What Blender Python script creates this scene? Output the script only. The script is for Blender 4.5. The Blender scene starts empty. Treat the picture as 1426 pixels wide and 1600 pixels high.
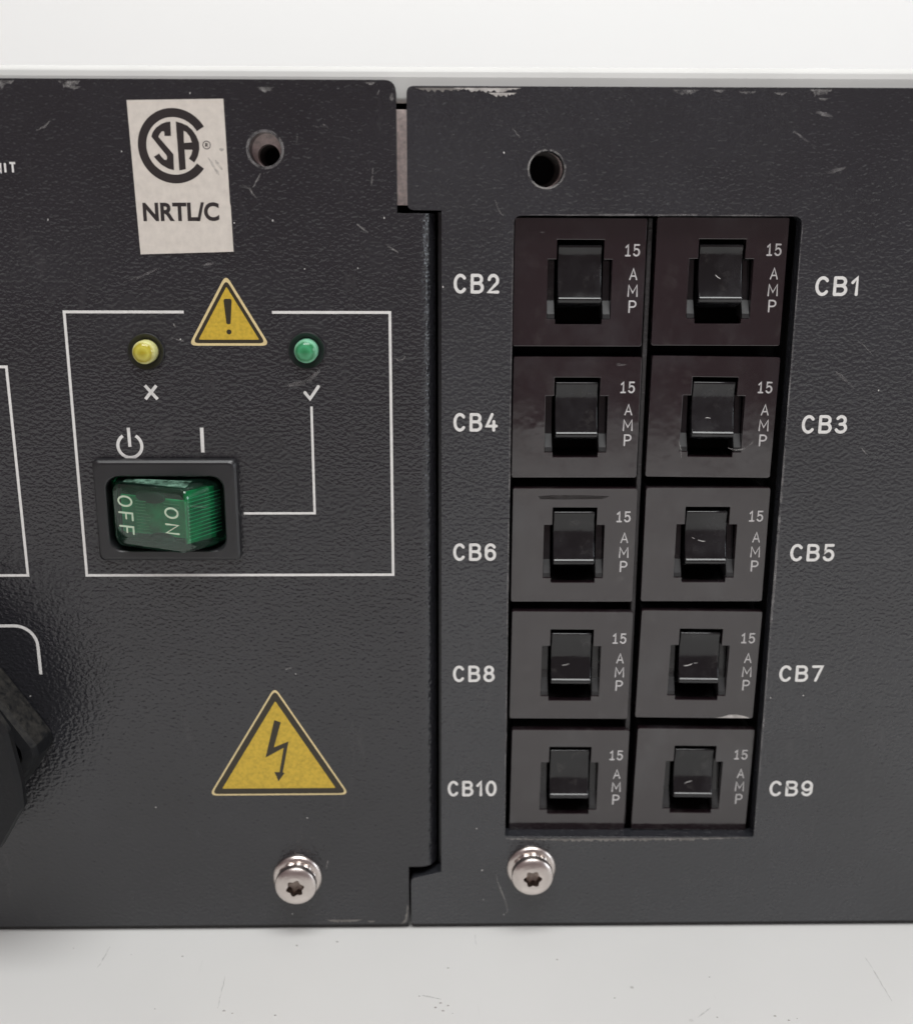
import bpy, bmesh, math, random
from mathutils import Matrix, Vector

# ------------------------------------------------------------------ camera, world, light, exposure
scene = bpy.context.scene
MM = 0.001
cam_data = bpy.data.cameras.new('camera')
cam = bpy.data.objects.new('camera', cam_data)
scene.collection.objects.link(cam)
scene.camera = cam
cam_data.sensor_fit = 'HORIZONTAL'
cam_data.sensor_width = 36.0
cam_data.lens = 36.0 * 1742.0 / 1426.0
cam_data.clip_start = 0.01
cam_data.clip_end = 20.0
_r = Vector((0.99988529, -0.01494277, 0.00247584))
_u = Vector((0.00142897, 0.25579421, 0.9667302))
_d = Vector((0.01507893, 0.96661576, -0.25578622))
M4 = Matrix(((_r.x, _u.x, -_d.x, -0.002518), (_r.y, _u.y, -_d.y, -0.161425),
             (_r.z, _u.z, -_d.z, 0.114481), (0, 0, 0, 1)))
cam.matrix_world = M4
cam_data.dof.use_dof = True
cam_data.dof.focus_distance = 0.163
cam_data.dof.aperture_fstop = 18.0

world = bpy.data.worlds.new('World')
scene.world = world
world.use_nodes = True
bg = world.node_tree.nodes['Background']
bg.inputs['Color'].default_value = (1.0, 0.75, 0.77, 1)
bg.inputs['Strength'].default_value = 0.19

def area(name, loc, target, sx, sy, power, col):
    l = bpy.data.lights.new(name, 'AREA')
    l.shape = 'RECTANGLE'; l.size = sx; l.size_y = sy; l.energy = power; l.color = col
    o = bpy.data.objects.new(name, l)
    scene.collection.objects.link(o)
    o.location = loc
    o.rotation_euler = (Vector(target) - Vector(loc)).to_track_quat('-Z', 'Y').to_euler()
    return o
area('ceiling_softbox', (0.05, -0.38, 0.95), (0, 0.0, 0.08), 0.75, 0.50, 9.3, (0.98, 0.995, 0.985))
area('backdrop_fill_light', (0.0, 0.22, 0.75), (0, 0.60, 0.22), 1.0, 0.3, 2.3, (0.98, 1.0, 0.97))  # unseen fill added to brighten the backdrop
area('side_fill_light', (1.05, -0.36, 0.30), (0, 0.0, 0.09), 0.40, 0.40, 2.2, (0.86, 0.94, 1.0))  # unseen cool light added at the right for a sheen on the panel bend

vs = scene.view_settings
vs.view_transform = 'Standard'
vs.look = 'None'
vs.exposure = 0.0
vs.gamma = 1.0
vs.use_curve_mapping = False
scene.cycles.max_bounces = 8
scene.cycles.transparent_max_bounces = 16
scene.cycles.use_denoising = True

random.seed(7)
# ------------------------------------------------------------------ material helpers
def new_mat(name):
    m = bpy.data.materials.new(name)
    m.use_nodes = True
    nt = m.node_tree
    return m, nt, nt.nodes['Principled BSDF']

def N(nt, kind, **kw):
    n = nt.nodes.new(kind)
    for k, v in kw.items():
        if k in n.inputs:
            n.inputs[k].default_value = v
        else:
            setattr(n, k, v)
    return n

def coords(nt, rand=0.0):
    tc = N(nt, 'ShaderNodeTexCoord')
    out = tc.outputs['Object']
    if rand:
        oi = N(nt, 'ShaderNodeObjectInfo')
        mu = N(nt, 'ShaderNodeMath', operation='MULTIPLY'); mu.inputs[1].default_value = rand
        nt.links.new(oi.outputs['Random'], mu.inputs[0])
        ad = N(nt, 'ShaderNodeVectorMath', operation='ADD')
        nt.links.new(out, ad.inputs[0]); nt.links.new(mu.outputs[0], ad.inputs[1])
        out = ad.outputs[0]
    return out

def noise(nt, vec, scale, detail=3.0, rough=0.55):
    n = N(nt, 'ShaderNodeTexNoise', Scale=scale, Detail=detail, Roughness=rough)
    nt.links.new(vec, n.inputs['Vector'])
    return n.outputs['Fac']

def ramp(nt, fac, stops):
    r = N(nt, 'ShaderNodeValToRGB')
    el = r.color_ramp.elements
    while len(el) < len(stops):
        el.new(0.5)
    for e, (p, c) in zip(el, stops):
        e.position = p
        e.color = (c[0], c[1], c[2], 1) if isinstance(c, tuple) else (c, c, c, 1)
    nt.links.new(fac, r.inputs['Fac'])
    return r.outputs['Color']

def mixc(nt, fac, a, b):
    m = N(nt, 'ShaderNodeMix', data_type='RGBA')
    for s, v in ((m.inputs[0], fac), (m.inputs[6], a), (m.inputs[7], b)):
        if isinstance(v, (tuple, float, int)):
            s.default_value = v if not isinstance(v, tuple) else (v[0], v[1], v[2], 1)
        else:
            nt.links.new(v, s)
    return m.outputs[2]

def bump(nt, bsdf, height, dist, strength=1.0, prev=None):
    b = N(nt, 'ShaderNodeBump', Strength=strength, Distance=dist)
    nt.links.new(height, b.inputs['Height'])
    if prev is not None:
        nt.links.new(prev, b.inputs['Normal'])
    nt.links.new(b.outputs['Normal'], bsdf.inputs['Normal'])
    return b.outputs['Normal']

def setp(b, col=None, rough=None, metal=None, ior=None, spec=None):
    if col is not None: b.inputs['Base Color'].default_value = (col[0], col[1], col[2], 1)
    if rough is not None: b.inputs['Roughness'].default_value = rough
    if metal is not None: b.inputs['Metallic'].default_value = metal
    if ior is not None: b.inputs['IOR'].default_value = ior
    if spec is not None: b.inputs['Specular IOR Level'].default_value = spec

def leather_height(nt, v):
    """wrinkled powder-coat relief: bumps about half a millimetre across"""
    mp = N(nt, 'ShaderNodeMapping'); mp.inputs['Scale'].default_value = (0.85, 1, 1.1)
    nt.links.new(v, mp.inputs['Vector'])
    return noise(nt, mp.outputs[0], 1850.0, 1.2, 0.5)

def mat_paint(name, col, ior=1.66, rough=0.24, grain=0.00016):
    m, nt, b = new_mat(name)
    v = coords(nt)
    n1 = noise(nt, v, 55.0, 4.0)
    base = ramp(nt, n1, [(0.3, tuple(c * 0.86 for c in col)), (0.7, tuple(c * 1.16 for c in col))])
    # fine pale dust and specks
    vo = N(nt, 'ShaderNodeTexVoronoi', Scale=330.0)
    nt.links.new(v, vo.inputs['Vector'])
    speck = ramp(nt, vo.outputs['Distance'], [(0.030, 1.0), (0.055, 0.0)])
    sep = N(nt, 'ShaderNodeSeparateColor'); nt.links.new(vo.outputs['Color'], sep.inputs[0])
    keep = ramp(nt, sep.outputs[0], [(0.978, 0.0), (0.982, 1.0)])
    mm_ = N(nt, 'ShaderNodeMath', operation='MULTIPLY')
    nt.links.new(speck, mm_.inputs[0]); nt.links.new(keep, mm_.inputs[1])
    # rubbed grey scuffs
    mp = N(nt, 'ShaderNodeMapping'); mp.inputs['Rotation'].default_value = (0, 0.6, 0); mp.inputs['Scale'].default_value = (1, 1, 0.25)
    nt.links.new(v, mp.inputs['Vector'])
    sc = ramp(nt, noise(nt, mp.outputs[0], 240.0, 6.0, 0.7), [(0.60, 0.0), (0.95, 0.25)])
    c1 = mixc(nt, sc, base, (0.16, 0.15, 0.15))
    c2 = mixc(nt, mm_.outputs[0], c1, (0.50, 0.49, 0.47))
    nt.links.new(c2, b.inputs['Base Color'])
    rr = ramp(nt, noise(nt, v, 35.0, 5.0), [(0.3, rough - 0.05), (0.7, rough + 0.07)])
    nt.links.new(rr, b.inputs['Roughness'])
    setp(b, ior=ior)
    bump(nt, b, leather_height(nt, v), grain)
    return m

def mat_print(name, col, rough=0.5, mottle=0.12, relief=0.00004):
    m, nt, b = new_mat(name)
    v = coords(nt, 0.3)
    n1 = noise(nt, v, 1900.0, 3.0)
    base = ramp(nt, n1, [(0.3, tuple(c * (1 - mottle) for c in col)), (0.62, col)])
    nt.links.new(base, b.inputs['Base Color'])
    setp(b, rough=rough)
    if relief:
        bump(nt, b, leather_height(nt, v), relief)
    return m

def mat_plain(name, col, rough=0.4, metal=0.0, ior=1.5, bscale=0, bdist=0.0, var=0.1, vscale=200.0):
    m, nt, b = new_mat(name)
    v = coords(nt, 0.7)
    base = ramp(nt, noise(nt, v, vscale, 4.0), [(0.3, tuple(c * (1 - var) for c in col)), (0.7, tuple(c * (1 + var) for c in col))])
    nt.links.new(base, b.inputs['Base Color'])
    setp(b, rough=rough, metal=metal, ior=ior)
    if bscale:
        bump(nt, b, noise(nt, v, bscale, 3.0), bdist)
    return m

def mat_phenolic(name, col, rlo, rhi, ior):
    """glossy moulded breaker plastic with finger smears"""
    m, nt, b = new_mat(name)
    v = coords(nt, 1.3)
    sm = noise(nt, v, 130.0, 6.0, 0.65)
    dust = ramp(nt, noise(nt, v, 420.0, 5.0, 0.7), [(0.55, 0.0), (0.80, 0.30)])
    base = mixc(nt, dust, col, (0.10, 0.095, 0.09))
    film = ramp(nt, noise(nt, v, 120.0, 5.0, 0.6), [(0.50, 0.0), (0.78, 0.45)])
    base = mixc(nt, film, base, (0.052, 0.052, 0.056))
    vo = N(nt, 'ShaderNodeTexVoronoi', Scale=420.0)
    nt.links.new(v, vo.inputs['Vector'])
    speck = ramp(nt, vo.outputs['Distance'], [(0.035, 1.0), (0.06, 0.0)])
    sep = N(nt, 'ShaderNodeSeparateColor'); nt.links.new(vo.outputs['Color'], sep.inputs[0])
    keep = ramp(nt, sep.outputs[0], [(0.978, 0.0), (0.982, 1.0)])
    mu = N(nt, 'ShaderNodeMath', operation='MULTIPLY')
    nt.links.new(speck, mu.inputs[0]); nt.links.new(keep, mu.inputs[1])
    base = mixc(nt, mu.outputs[0], base, (0.40, 0.39, 0.38))
    nt.links.new(base, b.inputs['Base Color'])
    nt.links.new(ramp(nt, sm, [(0.35, rlo), (0.68, rhi)]), b.inputs['Roughness'])
    setp(b, ior=ior)
    bump(nt, b, noise(nt, v, 150.0, 3.0), 0.00006)
    return m

M = {}
M['paint_left'] = mat_paint('black_powder_coat', (0.0185, 0.0186, 0.0222))
M['paint_right'] = mat_paint('charcoal_powder_coat', (0.0235, 0.0246, 0.0290), 1.72, 0.25, 0.00015)
M['white_print'] = mat_print('white_print', (0.80, 0.79, 0.77))
M['grey_print'] = mat_print('rating_print', (0.60, 0.59, 0.59), relief=0)
M['green_print'] = mat_print('switch_print', (0.60, 0.80, 0.60), relief=0)
M['yellow'] = mat_print('warning_yellow', (0.66, 0.45, 0.045), rough=0.42, mottle=0.24, relief=0.00003)
M['cream'] = mat_print('warning_border', (0.78, 0.63, 0.33), relief=0.00003)
M['dark_print'] = mat_print('warning_black', (0.035, 0.028, 0.016), rough=0.4, relief=0.00004)
M['paper'] = mat_plain('label_foil', (0.685, 0.635, 0.575), rough=0.5, var=0.07, vscale=900.0, bscale=500, bdist=0.00003)
M['ink'] = mat_plain('label_ink', (0.024, 0.018, 0.018), rough=0.5)
M['plate'] = mat_phenolic('breaker_phenolic', (0.0135, 0.0078, 0.0098), 0.035, 0.20, 1.86)
M['toggle'] = mat_phenolic('toggle_black_gloss', (0.007, 0.007, 0.008), 0.06, 0.18, 1.55)
M['cavity'] = mat_plain('cavity_black', (0.004, 0.004, 0.004), rough=0.7)
M['rough_black'] = mat_plain('rough_black', (0.018, 0.017, 0.017), rough=0.55, bscale=900, bdist=0.0003)
M['divider'] = mat_plain('divider_black', (0.032, 0.030, 0.031), rough=0.5, bscale=1500, bdist=0.0003)
M['bezel'] = mat_plain('bezel_black', (0.017, 0.017, 0.019), rough=0.34, ior=1.55, bscale=1500, bdist=0.00001)
M['ramp'] = mat_plain('satin_black', (0.018, 0.018, 0.019), rough=0.50, ior=1.5, var=0.3, vscale=600)
M['steel'] = mat_plain('screw_steel', (0.66, 0.60, 0.565), rough=0.30, metal=1.0, var=0.08, vscale=600, bscale=1600, bdist=0.000012)
M['socket'] = mat_plain('socket_steel', (0.30, 0.25, 0.22), rough=0.35, metal=1.0, var=0.3, vscale=900)
M['dark_thread'] = mat_plain('dark_thread', (0.05, 0.045, 0.042), rough=0.4, metal=0.6)
M['cover'] = mat_plain('cover_light_grey', (0.66, 0.665, 0.645), rough=0.4, var=0.03, vscale=80)
M['raw_steel'] = mat_plain('raw_plated_steel', (0.78, 0.66, 0.63), rough=0.5, metal=0.1, var=0.25, vscale=1400, bscale=2200, bdist=0.00005)
M['scuff'] = mat_plain('bare_scuffed_metal', (0.50, 0.48, 0.46), rough=0.45, metal=0.2, var=0.35, vscale=900, bscale=1200, bdist=0.0001)
M['edge_dust_and_glint'] = mat_plain('edge_wear_and_glint', (0.17, 0.16, 0.15), rough=0.6, var=0.4, vscale=900)

def mat_faint(name, col, lo, hi, scale=700.0):
    m, nt, b = new_mat(name)
    v = coords(nt, 0.9)
    setp(b, col=col, rough=0.5)
    nt.links.new(ramp(nt, noise(nt, v, scale, 5.0, 0.65), [(0.38, lo), (0.66, hi)]), b.inputs['Alpha'])
    return m
M['scratch'] = mat_faint('scratch_grey', (0.38, 0.37, 0.36), 0.02, 0.62)
M['smear_and_glint'] = mat_faint('smear_and_glint_grey', (0.30, 0.29, 0.29), 0.0, 0.55, 500.0)  # real smears, and the painted highlights of the cutout edges
M['speck'] = mat_plain('white_speck', (0.66, 0.65, 0.63), rough=0.6)

def mat_rubber():
    m, nt, b = new_mat('dusty_black_plastic')
    v = coords(nt)
    geo = N(nt, 'ShaderNodeNewGeometry')
    sep = N(nt, 'ShaderNodeSeparateXYZ'); nt.links.new(geo.outputs['Normal'], sep.inputs[0])
    up = ramp(nt, sep.outputs['Z'], [(0.15, 0.0), (0.55, 1.0)])
    d = ramp(nt, noise(nt, v, 700.0, 6.0, 0.75), [(0.36, 0.0), (0.72, 0.75)])
    mu = N(nt, 'ShaderNodeMath', operation='MULTIPLY')
    nt.links.new(up, mu.inputs[0]); nt.links.new(d, mu.inputs[1])
    nt.links.new(mixc(nt, mu.outputs[0], (0.007, 0.0075, 0.0088), (0.075, 0.069, 0.060)), b.inputs['Base Color'])
    setp(b, rough=0.45, ior=1.36)
    bump(nt, b, noise(nt, v, 900.0, 4.0), 0.00008)
    return m
M['rubber'] = mat_rubber()

def mat_led(name, col, dark, rim):
    """tinted epoxy lens: dark die and cup in the middle, paler towards the edge"""
    m, nt, b = new_mat(name)
    v = coords(nt)
    sx = N(nt, 'ShaderNodeVectorMath', operation='MULTIPLY'); sx.inputs[1].default_value = (1, 0, 1)
    nt.links.new(v, sx.inputs[0])
    ln = N(nt, 'ShaderNodeVectorMath', operation='LENGTH'); nt.links.new(sx.outputs[0], ln.inputs[0])
    k = N(nt, 'ShaderNodeMath', operation='MULTIPLY_ADD'); k.inputs[1].default_value = 540.0
    nt.links.new(ln.outputs['Value'], k.inputs[0])
    nz = N(nt, 'ShaderNodeMath', operation='MULTIPLY'); nz.inputs[1].default_value = 0.25
    nt.links.new(noise(nt, v, 1300.0, 2.0), nz.inputs[0]); nt.links.new(nz.outputs[0], k.inputs[2])
    nt.links.new(ramp(nt, k.outputs[0], [(0.25, dark), (0.60, col), (0.80, dark), (0.98, rim)]), b.inputs['Base Color'])
    setp(b, rough=0.12, ior=1.5)
    b.inputs['Subsurface Weight'].default_value = 0.35
    b.inputs['Subsurface Radius'].default_value = (0.6, 0.7, 0.4)
    b.inputs['Subsurface Scale'].default_value = 0.0005
    return m
M['led_yellow'] = mat_led('led_yellow', (0.60, 0.54, 0.09), (0.44, 0.36, 0.03), (0.74, 0.72, 0.32))
M['led_green'] = mat_led('led_green', (0.07, 0.36, 0.17), (0.035, 0.22, 0.09), (0.26, 0.60, 0.40))

def mat_tinted(name, tint):
    """thin clear tinted plastic: tinted see-through plus a Fresnel gloss"""
    m, nt, b = new_mat(name)
    out = nt.nodes['Material Output']
    tr = N(nt, 'ShaderNodeBsdfTransparent'); tr.inputs['Color'].default_value = (*tint, 1)
    gl = N(nt, 'ShaderNodeBsdfGlossy', Roughness=0.04)
    gl.inputs['Color'].default_value = (0.9, 1.0, 0.94, 1)
    df = N(nt, 'ShaderNodeBsdfDiffuse'); df.inputs['Color'].default_value = (0.10, 0.28, 0.19, 1)
    v = coords(nt)
    haze = N(nt, 'ShaderNodeMixShader')
    nt.links.new(ramp(nt, noise(nt, v, 420.0, 3.0), [(0.35, 0.02), (0.8, 0.10)]), haze.inputs[0])
    nt.links.new(tr.outputs[0], haze.inputs[1]); nt.links.new(df.outputs[0], haze.inputs[2])
    fr = N(nt, 'ShaderNodeFresnel', IOR=1.75)
    mx = N(nt, 'ShaderNodeMixShader')
    nt.links.new(fr.outputs[0], mx.inputs[0]); nt.links.new(haze.outputs[0], mx.inputs[1]); nt.links.new(gl.outputs[0], mx.inputs[2])
    nt.links.new(mx.outputs[0], out.inputs['Surface'])
    return m
M['green_clear'] = mat_tinted('clear_green_plastic', (0.30, 0.88, 0.64))
M['green_inner'] = mat_plain('inner_green', (0.04, 0.46, 0.26), rough=0.3, var=0.5, vscale=300)
M['green_dark'] = mat_plain('inner_dark_green', (0.002, 0.020, 0.012), rough=0.3, var=0.5, vscale=350)
M['green_deep'] = mat_plain('deep_green', (0.010, 0.24, 0.12), rough=0.25, var=0.6, vscale=330)
M['green_highlight'] = mat_faint('pale_green_highlight', (0.30, 0.56, 0.42), 0.04, 0.62, 600.0)  # pale green for the highlight painted on the rocker top
M['green_rib'] = mat_plain('rib_green', (0.45, 0.88, 0.66), rough=0.25, var=0.2)

def mat_table():
    m, nt, b = new_mat('white_laminate')
    v = coords(nt)
    base = ramp(nt, noise(nt, v, 14.0, 4.0), [(0.3, (0.69, 0.688, 0.672)), (0.7, (0.74, 0.738, 0.722))])
    # small dark specks and rubbed streaks
    vo = N(nt, 'ShaderNodeTexVoronoi', Scale=260.0, Randomness=1.0)
    nt.links.new(v, vo.inputs['Vector'])
    sp = ramp(nt, vo.outputs['Distance'], [(0.05, 1.0), (0.11, 0.0)])
    sep = N(nt, 'ShaderNodeSeparateColor'); nt.links.new(vo.outputs['Color'], sep.inputs[0])
    kp = ramp(nt, sep.outputs[0], [(0.90, 0.0), (0.93, 0.75)])
    mu = N(nt, 'ShaderNodeMath', operation='MULTIPLY'); nt.links.new(sp, mu.inputs[0]); nt.links.new(kp, mu.inputs[1])
    pt = ramp(nt, noise(nt, v, 45.0, 3.0), [(0.48, 0.0), (0.62, 1.0)])
    mu2 = N(nt, 'ShaderNodeMath', operation='MULTIPLY'); nt.links.new(mu.outputs[0], mu2.inputs[0]); nt.links.new(pt, mu2.inputs[1])
    mp = N(nt, 'ShaderNodeMapping'); mp.inputs['Scale'].default_value = (1, 0.10, 1); mp.inputs['Rotation'].default_value = (0, 0, 0.35)
    nt.links.new(v, mp.inputs['Vector'])
    sc = ramp(nt, noise(nt, mp.outputs[0], 380.0, 5.0, 0.7), [(0.68, 0.0), (0.85, 0.35)])
    c1 = mixc(nt, sc, base, (0.42, 0.41, 0.40))
    nt.links.new(mixc(nt, mu2.outputs[0], c1, (0.40, 0.39, 0.37)), b.inputs['Base Color'])
    setp(b, rough=0.42)
    return m
M['table'] = mat_table()
M['backdrop'] = mat_plain('white_paper', (0.84, 0.845, 0.84), rough=0.9, var=0.01, vscale=5)

# ------------------------------------------------------------------ geometry helpers (all numbers in mm, absolute)
ORG = {}
def link(o, parent=None):
    scene.collection.objects.link(o)
    if parent is not None:
        o.parent = parent
def place(o, origin, parent):
    po = ORG[parent.name] if parent is not None else (0, 0, 0)
    o.location = tuple((a - b) * MM for a, b in zip(origin, po))
    ORG[o.name] = origin

def thing(name, origin, label, cat, group=None):
    o = bpy.data.objects.new(name, None)
    o.empty_display_size = 0.01
    link(o)
    place(o, origin, None)
    o['label'] = label; o['category'] = cat
    if group: o['group'] = group
    return o

class MB:
    def __init__(s): s.v = []; s.f = []; s.sm = []
    def add(s, vs_, fs, smooth=False):
        k = len(s.v); s.v += [tuple(p) for p in vs_]
        for f in fs:
            s.f.append([i + k for i in f]); s.sm.append(smooth)
    def box(s, x0, x1, y0, y1, z0, z1):
        s.add([(x0,y0,z0),(x1,y0,z0),(x1,y1,z0),(x0,y1,z0),(x0,y0,z1),(x1,y0,z1),(x1,y1,z1),(x0,y1,z1)],
              [(0,3,2,1),(4,5,6,7),(0,1,5,4),(1,2,6,5),(2,3,7,6),(3,0,4,7)])
    def loft(s, loops, cap0=True, cap1=True, smooth=False):
        n = len(loops[0]); vs_ = [p for l in loops for p in l]; fs = []
        for i in range(len(loops) - 1):
            for j in range(n):
                k = (j + 1) % n
                fs.append((i*n+j, i*n+k, (i+1)*n+k, (i+1)*n+j))
        s.add(vs_, fs, smooth)
        k = len(s.v) - len(vs_)
        if cap0: s.f.append([k + j for j in range(n)][::-1]); s.sm.append(False)
        if cap1: s.f.append([k + (len(loops)-1)*n + j for j in range(n)]); s.sm.append(False)
    def lathe(s, cx, cz, prof, n=48, cap=True):
        """prof: list of (r, y); axis along y through (cx, cz)"""
        loops = [[(cx + r*math.cos(2*math.pi*j/n), y, cz + r*math.sin(2*math.pi*j/n)) for j in range(n)] for r, y in prof]
        s.loft(loops, cap, cap, True)
    def build(s, name, mat, parent=None, origin=None, bevel=0.0, seg=2, sharp=30):
        if origin is None: origin = ORG[parent.name] if parent is not None else (0, 0, 0)
        me = bpy.data.meshes.new(name)
        me.from_pydata([tuple((c - o) * MM for c, o in zip(p, origin)) for p in s.v], [], s.f)
        bm = bmesh.new(); bm.from_mesh(me)
        for f, sm in zip(bm.faces, s.sm): f.smooth = sm
        bmesh.ops.recalc_face_normals(bm, faces=bm.faces)
        bm.to_mesh(me); bm.free()
        if any(s.sm): me.set_sharp_from_angle(angle=math.radians(sharp))
        me.materials.append(mat)
        o = bpy.data.objects.new(name, me)
        link(o, parent); place(o, origin, parent)
        if bevel: add_bevel(o, bevel, seg)
        return o

def add_bevel(o, w, seg=2, ang=35):
    b = o.modifiers.new('bevel', 'BEVEL')
    b.width = w * MM; b.segments = seg; b.limit_method = 'ANGLE'; b.angle_limit = math.radians(ang)

def fill_shape(loops, y_front, y_back):
    """outline(s) with holes in the x/z plane, filled and thickened between two y values -> (verts, faces)"""
    cu = bpy.data.curves.new('tmp', 'CURVE')
    cu.dimensions = '2D'; cu.fill_mode = 'BOTH'
    cu.extrude = (y_back - y_front) / 2
    for l in loops:
        sp = cu.splines.new('POLY'); sp.points.add(len(l) - 1); sp.use_cyclic_u = True
        for p, (x, z) in zip(sp.points, l): p.co = (x, z, 0, 1)
    ob = bpy.data.objects.new('tmp', cu)
    me = bpy.data.meshes.new_from_object(ob)
    yc = (y_front + y_back) / 2
    vs_ = [(v.co.x, yc - v.co.z, v.co.y) for v in me.vertices]
    fs = [list(p.vertices) for p in me.polygons]
    bpy.data.objects.remove(ob); bpy.data.curves.remove(cu); bpy.data.meshes.remove(me)
    bm = bmesh.new()
    bv = [bm.verts.new(v) for v in vs_]
    for f in fs:
        try: bm.faces.new([bv[i] for i in f])
        except ValueError: pass
    bmesh.ops.remove_doubles(bm, verts=bm.verts, dist=0.002)
    bmesh.ops.dissolve_limit(bm, angle_limit=math.radians(0.5), verts=bm.verts, edges=bm.edges)
    bm.verts.index_update()
    out = ([tuple(v.co) for v in bm.verts], [[v.index for v in f.verts] for f in bm.faces])
    bm.free()
    return out

def shape(name, loops, y_front, y_back, mat, parent, bevel=0.0, origin=None, seg=2):
    mb = MB(); mb.add(*fill_shape(loops, y_front, y_back))
    return mb.build(name, mat, parent, origin, bevel, seg)

def circle(cx, cz, r, n=40, rz=None):
    rz = rz or r
    return [(cx + r*math.cos(2*math.pi*i/n), cz + rz*math.sin(2*math.pi*i/n)) for i in range(n)]

def rrect(x0, x1, z0, z1, r, n=6):
    pts = []
    for cx, cz, a0 in ((x1-r, z1-r, 0), (x0+r, z1-r, 90), (x0+r, z0+r, 180), (x1-r, z0+r, 270)):
        for i in range(n + 1):
            a = math.radians(a0 + 90*i/n)
            pts.append((cx + r*math.cos(a), cz + r*math.sin(a)))
    return pts

def round_poly(pts, r, n=5):
    out = []; k = len(pts)
    for i in range(k):
        p = Vector(pts[i]); a = Vector(pts[i-1]); b = Vector(pts[(i+1) % k])
        rr = r[i] if isinstance(r, (list, tuple)) else r
        if rr <= 0: out.append(tuple(p)); continue
        da = (a-p).normalized(); db = (b-p).normalized()
        half = da.angle(db) / 2
        t = min(rr / math.tan(half), (a-p).length*0.45, (b-p).length*0.45)
        s0 = p + da*t; s1 = p + db*t
        for j in range(n + 1):
            u = j / n
            q = s0*(1-u)**2 + p*2*u*(1-u) + s1*u*u
            out.append(tuple(q))
    return out

def ribbon(mb, pts, w, y, caps='round', widths=None, thick=0.0):
    """flat stroke of width w along pts [(x,z)] lying at depth y"""
    P = [Vector(p) for p in pts]; L = []; R = []
    closed = (P[0]-P[-1]).length < 1e-4 and len(P) > 4
    if closed: P.pop()
    n = len(P)
    for i in range(n):
        if closed: d0 = (P[i]-P[i-1]).normalized(); d1 = (P[(i+1) % n]-P[i]).normalized()
        elif i == 0: d0 = d1 = (P[1]-P[0]).normalized()
        elif i == n-1: d0 = d1 = (P[-1]-P[-2]).normalized()
        else: d0 = (P[i]-P[i-1]).normalized(); d1 = (P[i+1]-P[i]).normalized()
        n0 = Vector((-d0.y, d0.x)); n1 = Vector((-d1.y, d1.x)); m = n0 + n1
        if m.length < 1e-4: m = n0.copy()
        m.normalize()
        h = (widths[i] if widths else w) / 2
        k = min(1/max(m.dot(n0), 0.3), 1.55)
        L.append(P[i] + m*h*k); R.append(P[i] - m*h*k)
    vs_ = [(p.x, y, p.y) for p in L + R]
    mb.add(vs_, [(i, n+i, n+i+1, i+1) for i in range(n-1)])
    if closed:
        mb.add([vs_[n-1], vs_[2*n-1], vs_[n], vs_[0]], [(0, 1, 2, 3)])
    elif caps == 'round':
        for c, d, h in ((P[0], (P[0]-P[1]).normalized(), (widths[0] if widths else w)/2), (P[-1], (P[-1]-P[-2]).normalized(), (widths[-1] if widths else w)/2)):
            a0 = math.atan2(d.y, d.x)
            mb.add([(c.x + h*math.cos(a0 + math.pi*(j/6 - .5)), y, c.y + h*math.sin(a0 + math.pi*(j/6 - .5))) for j in range(7)], [list(range(7))])

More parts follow.
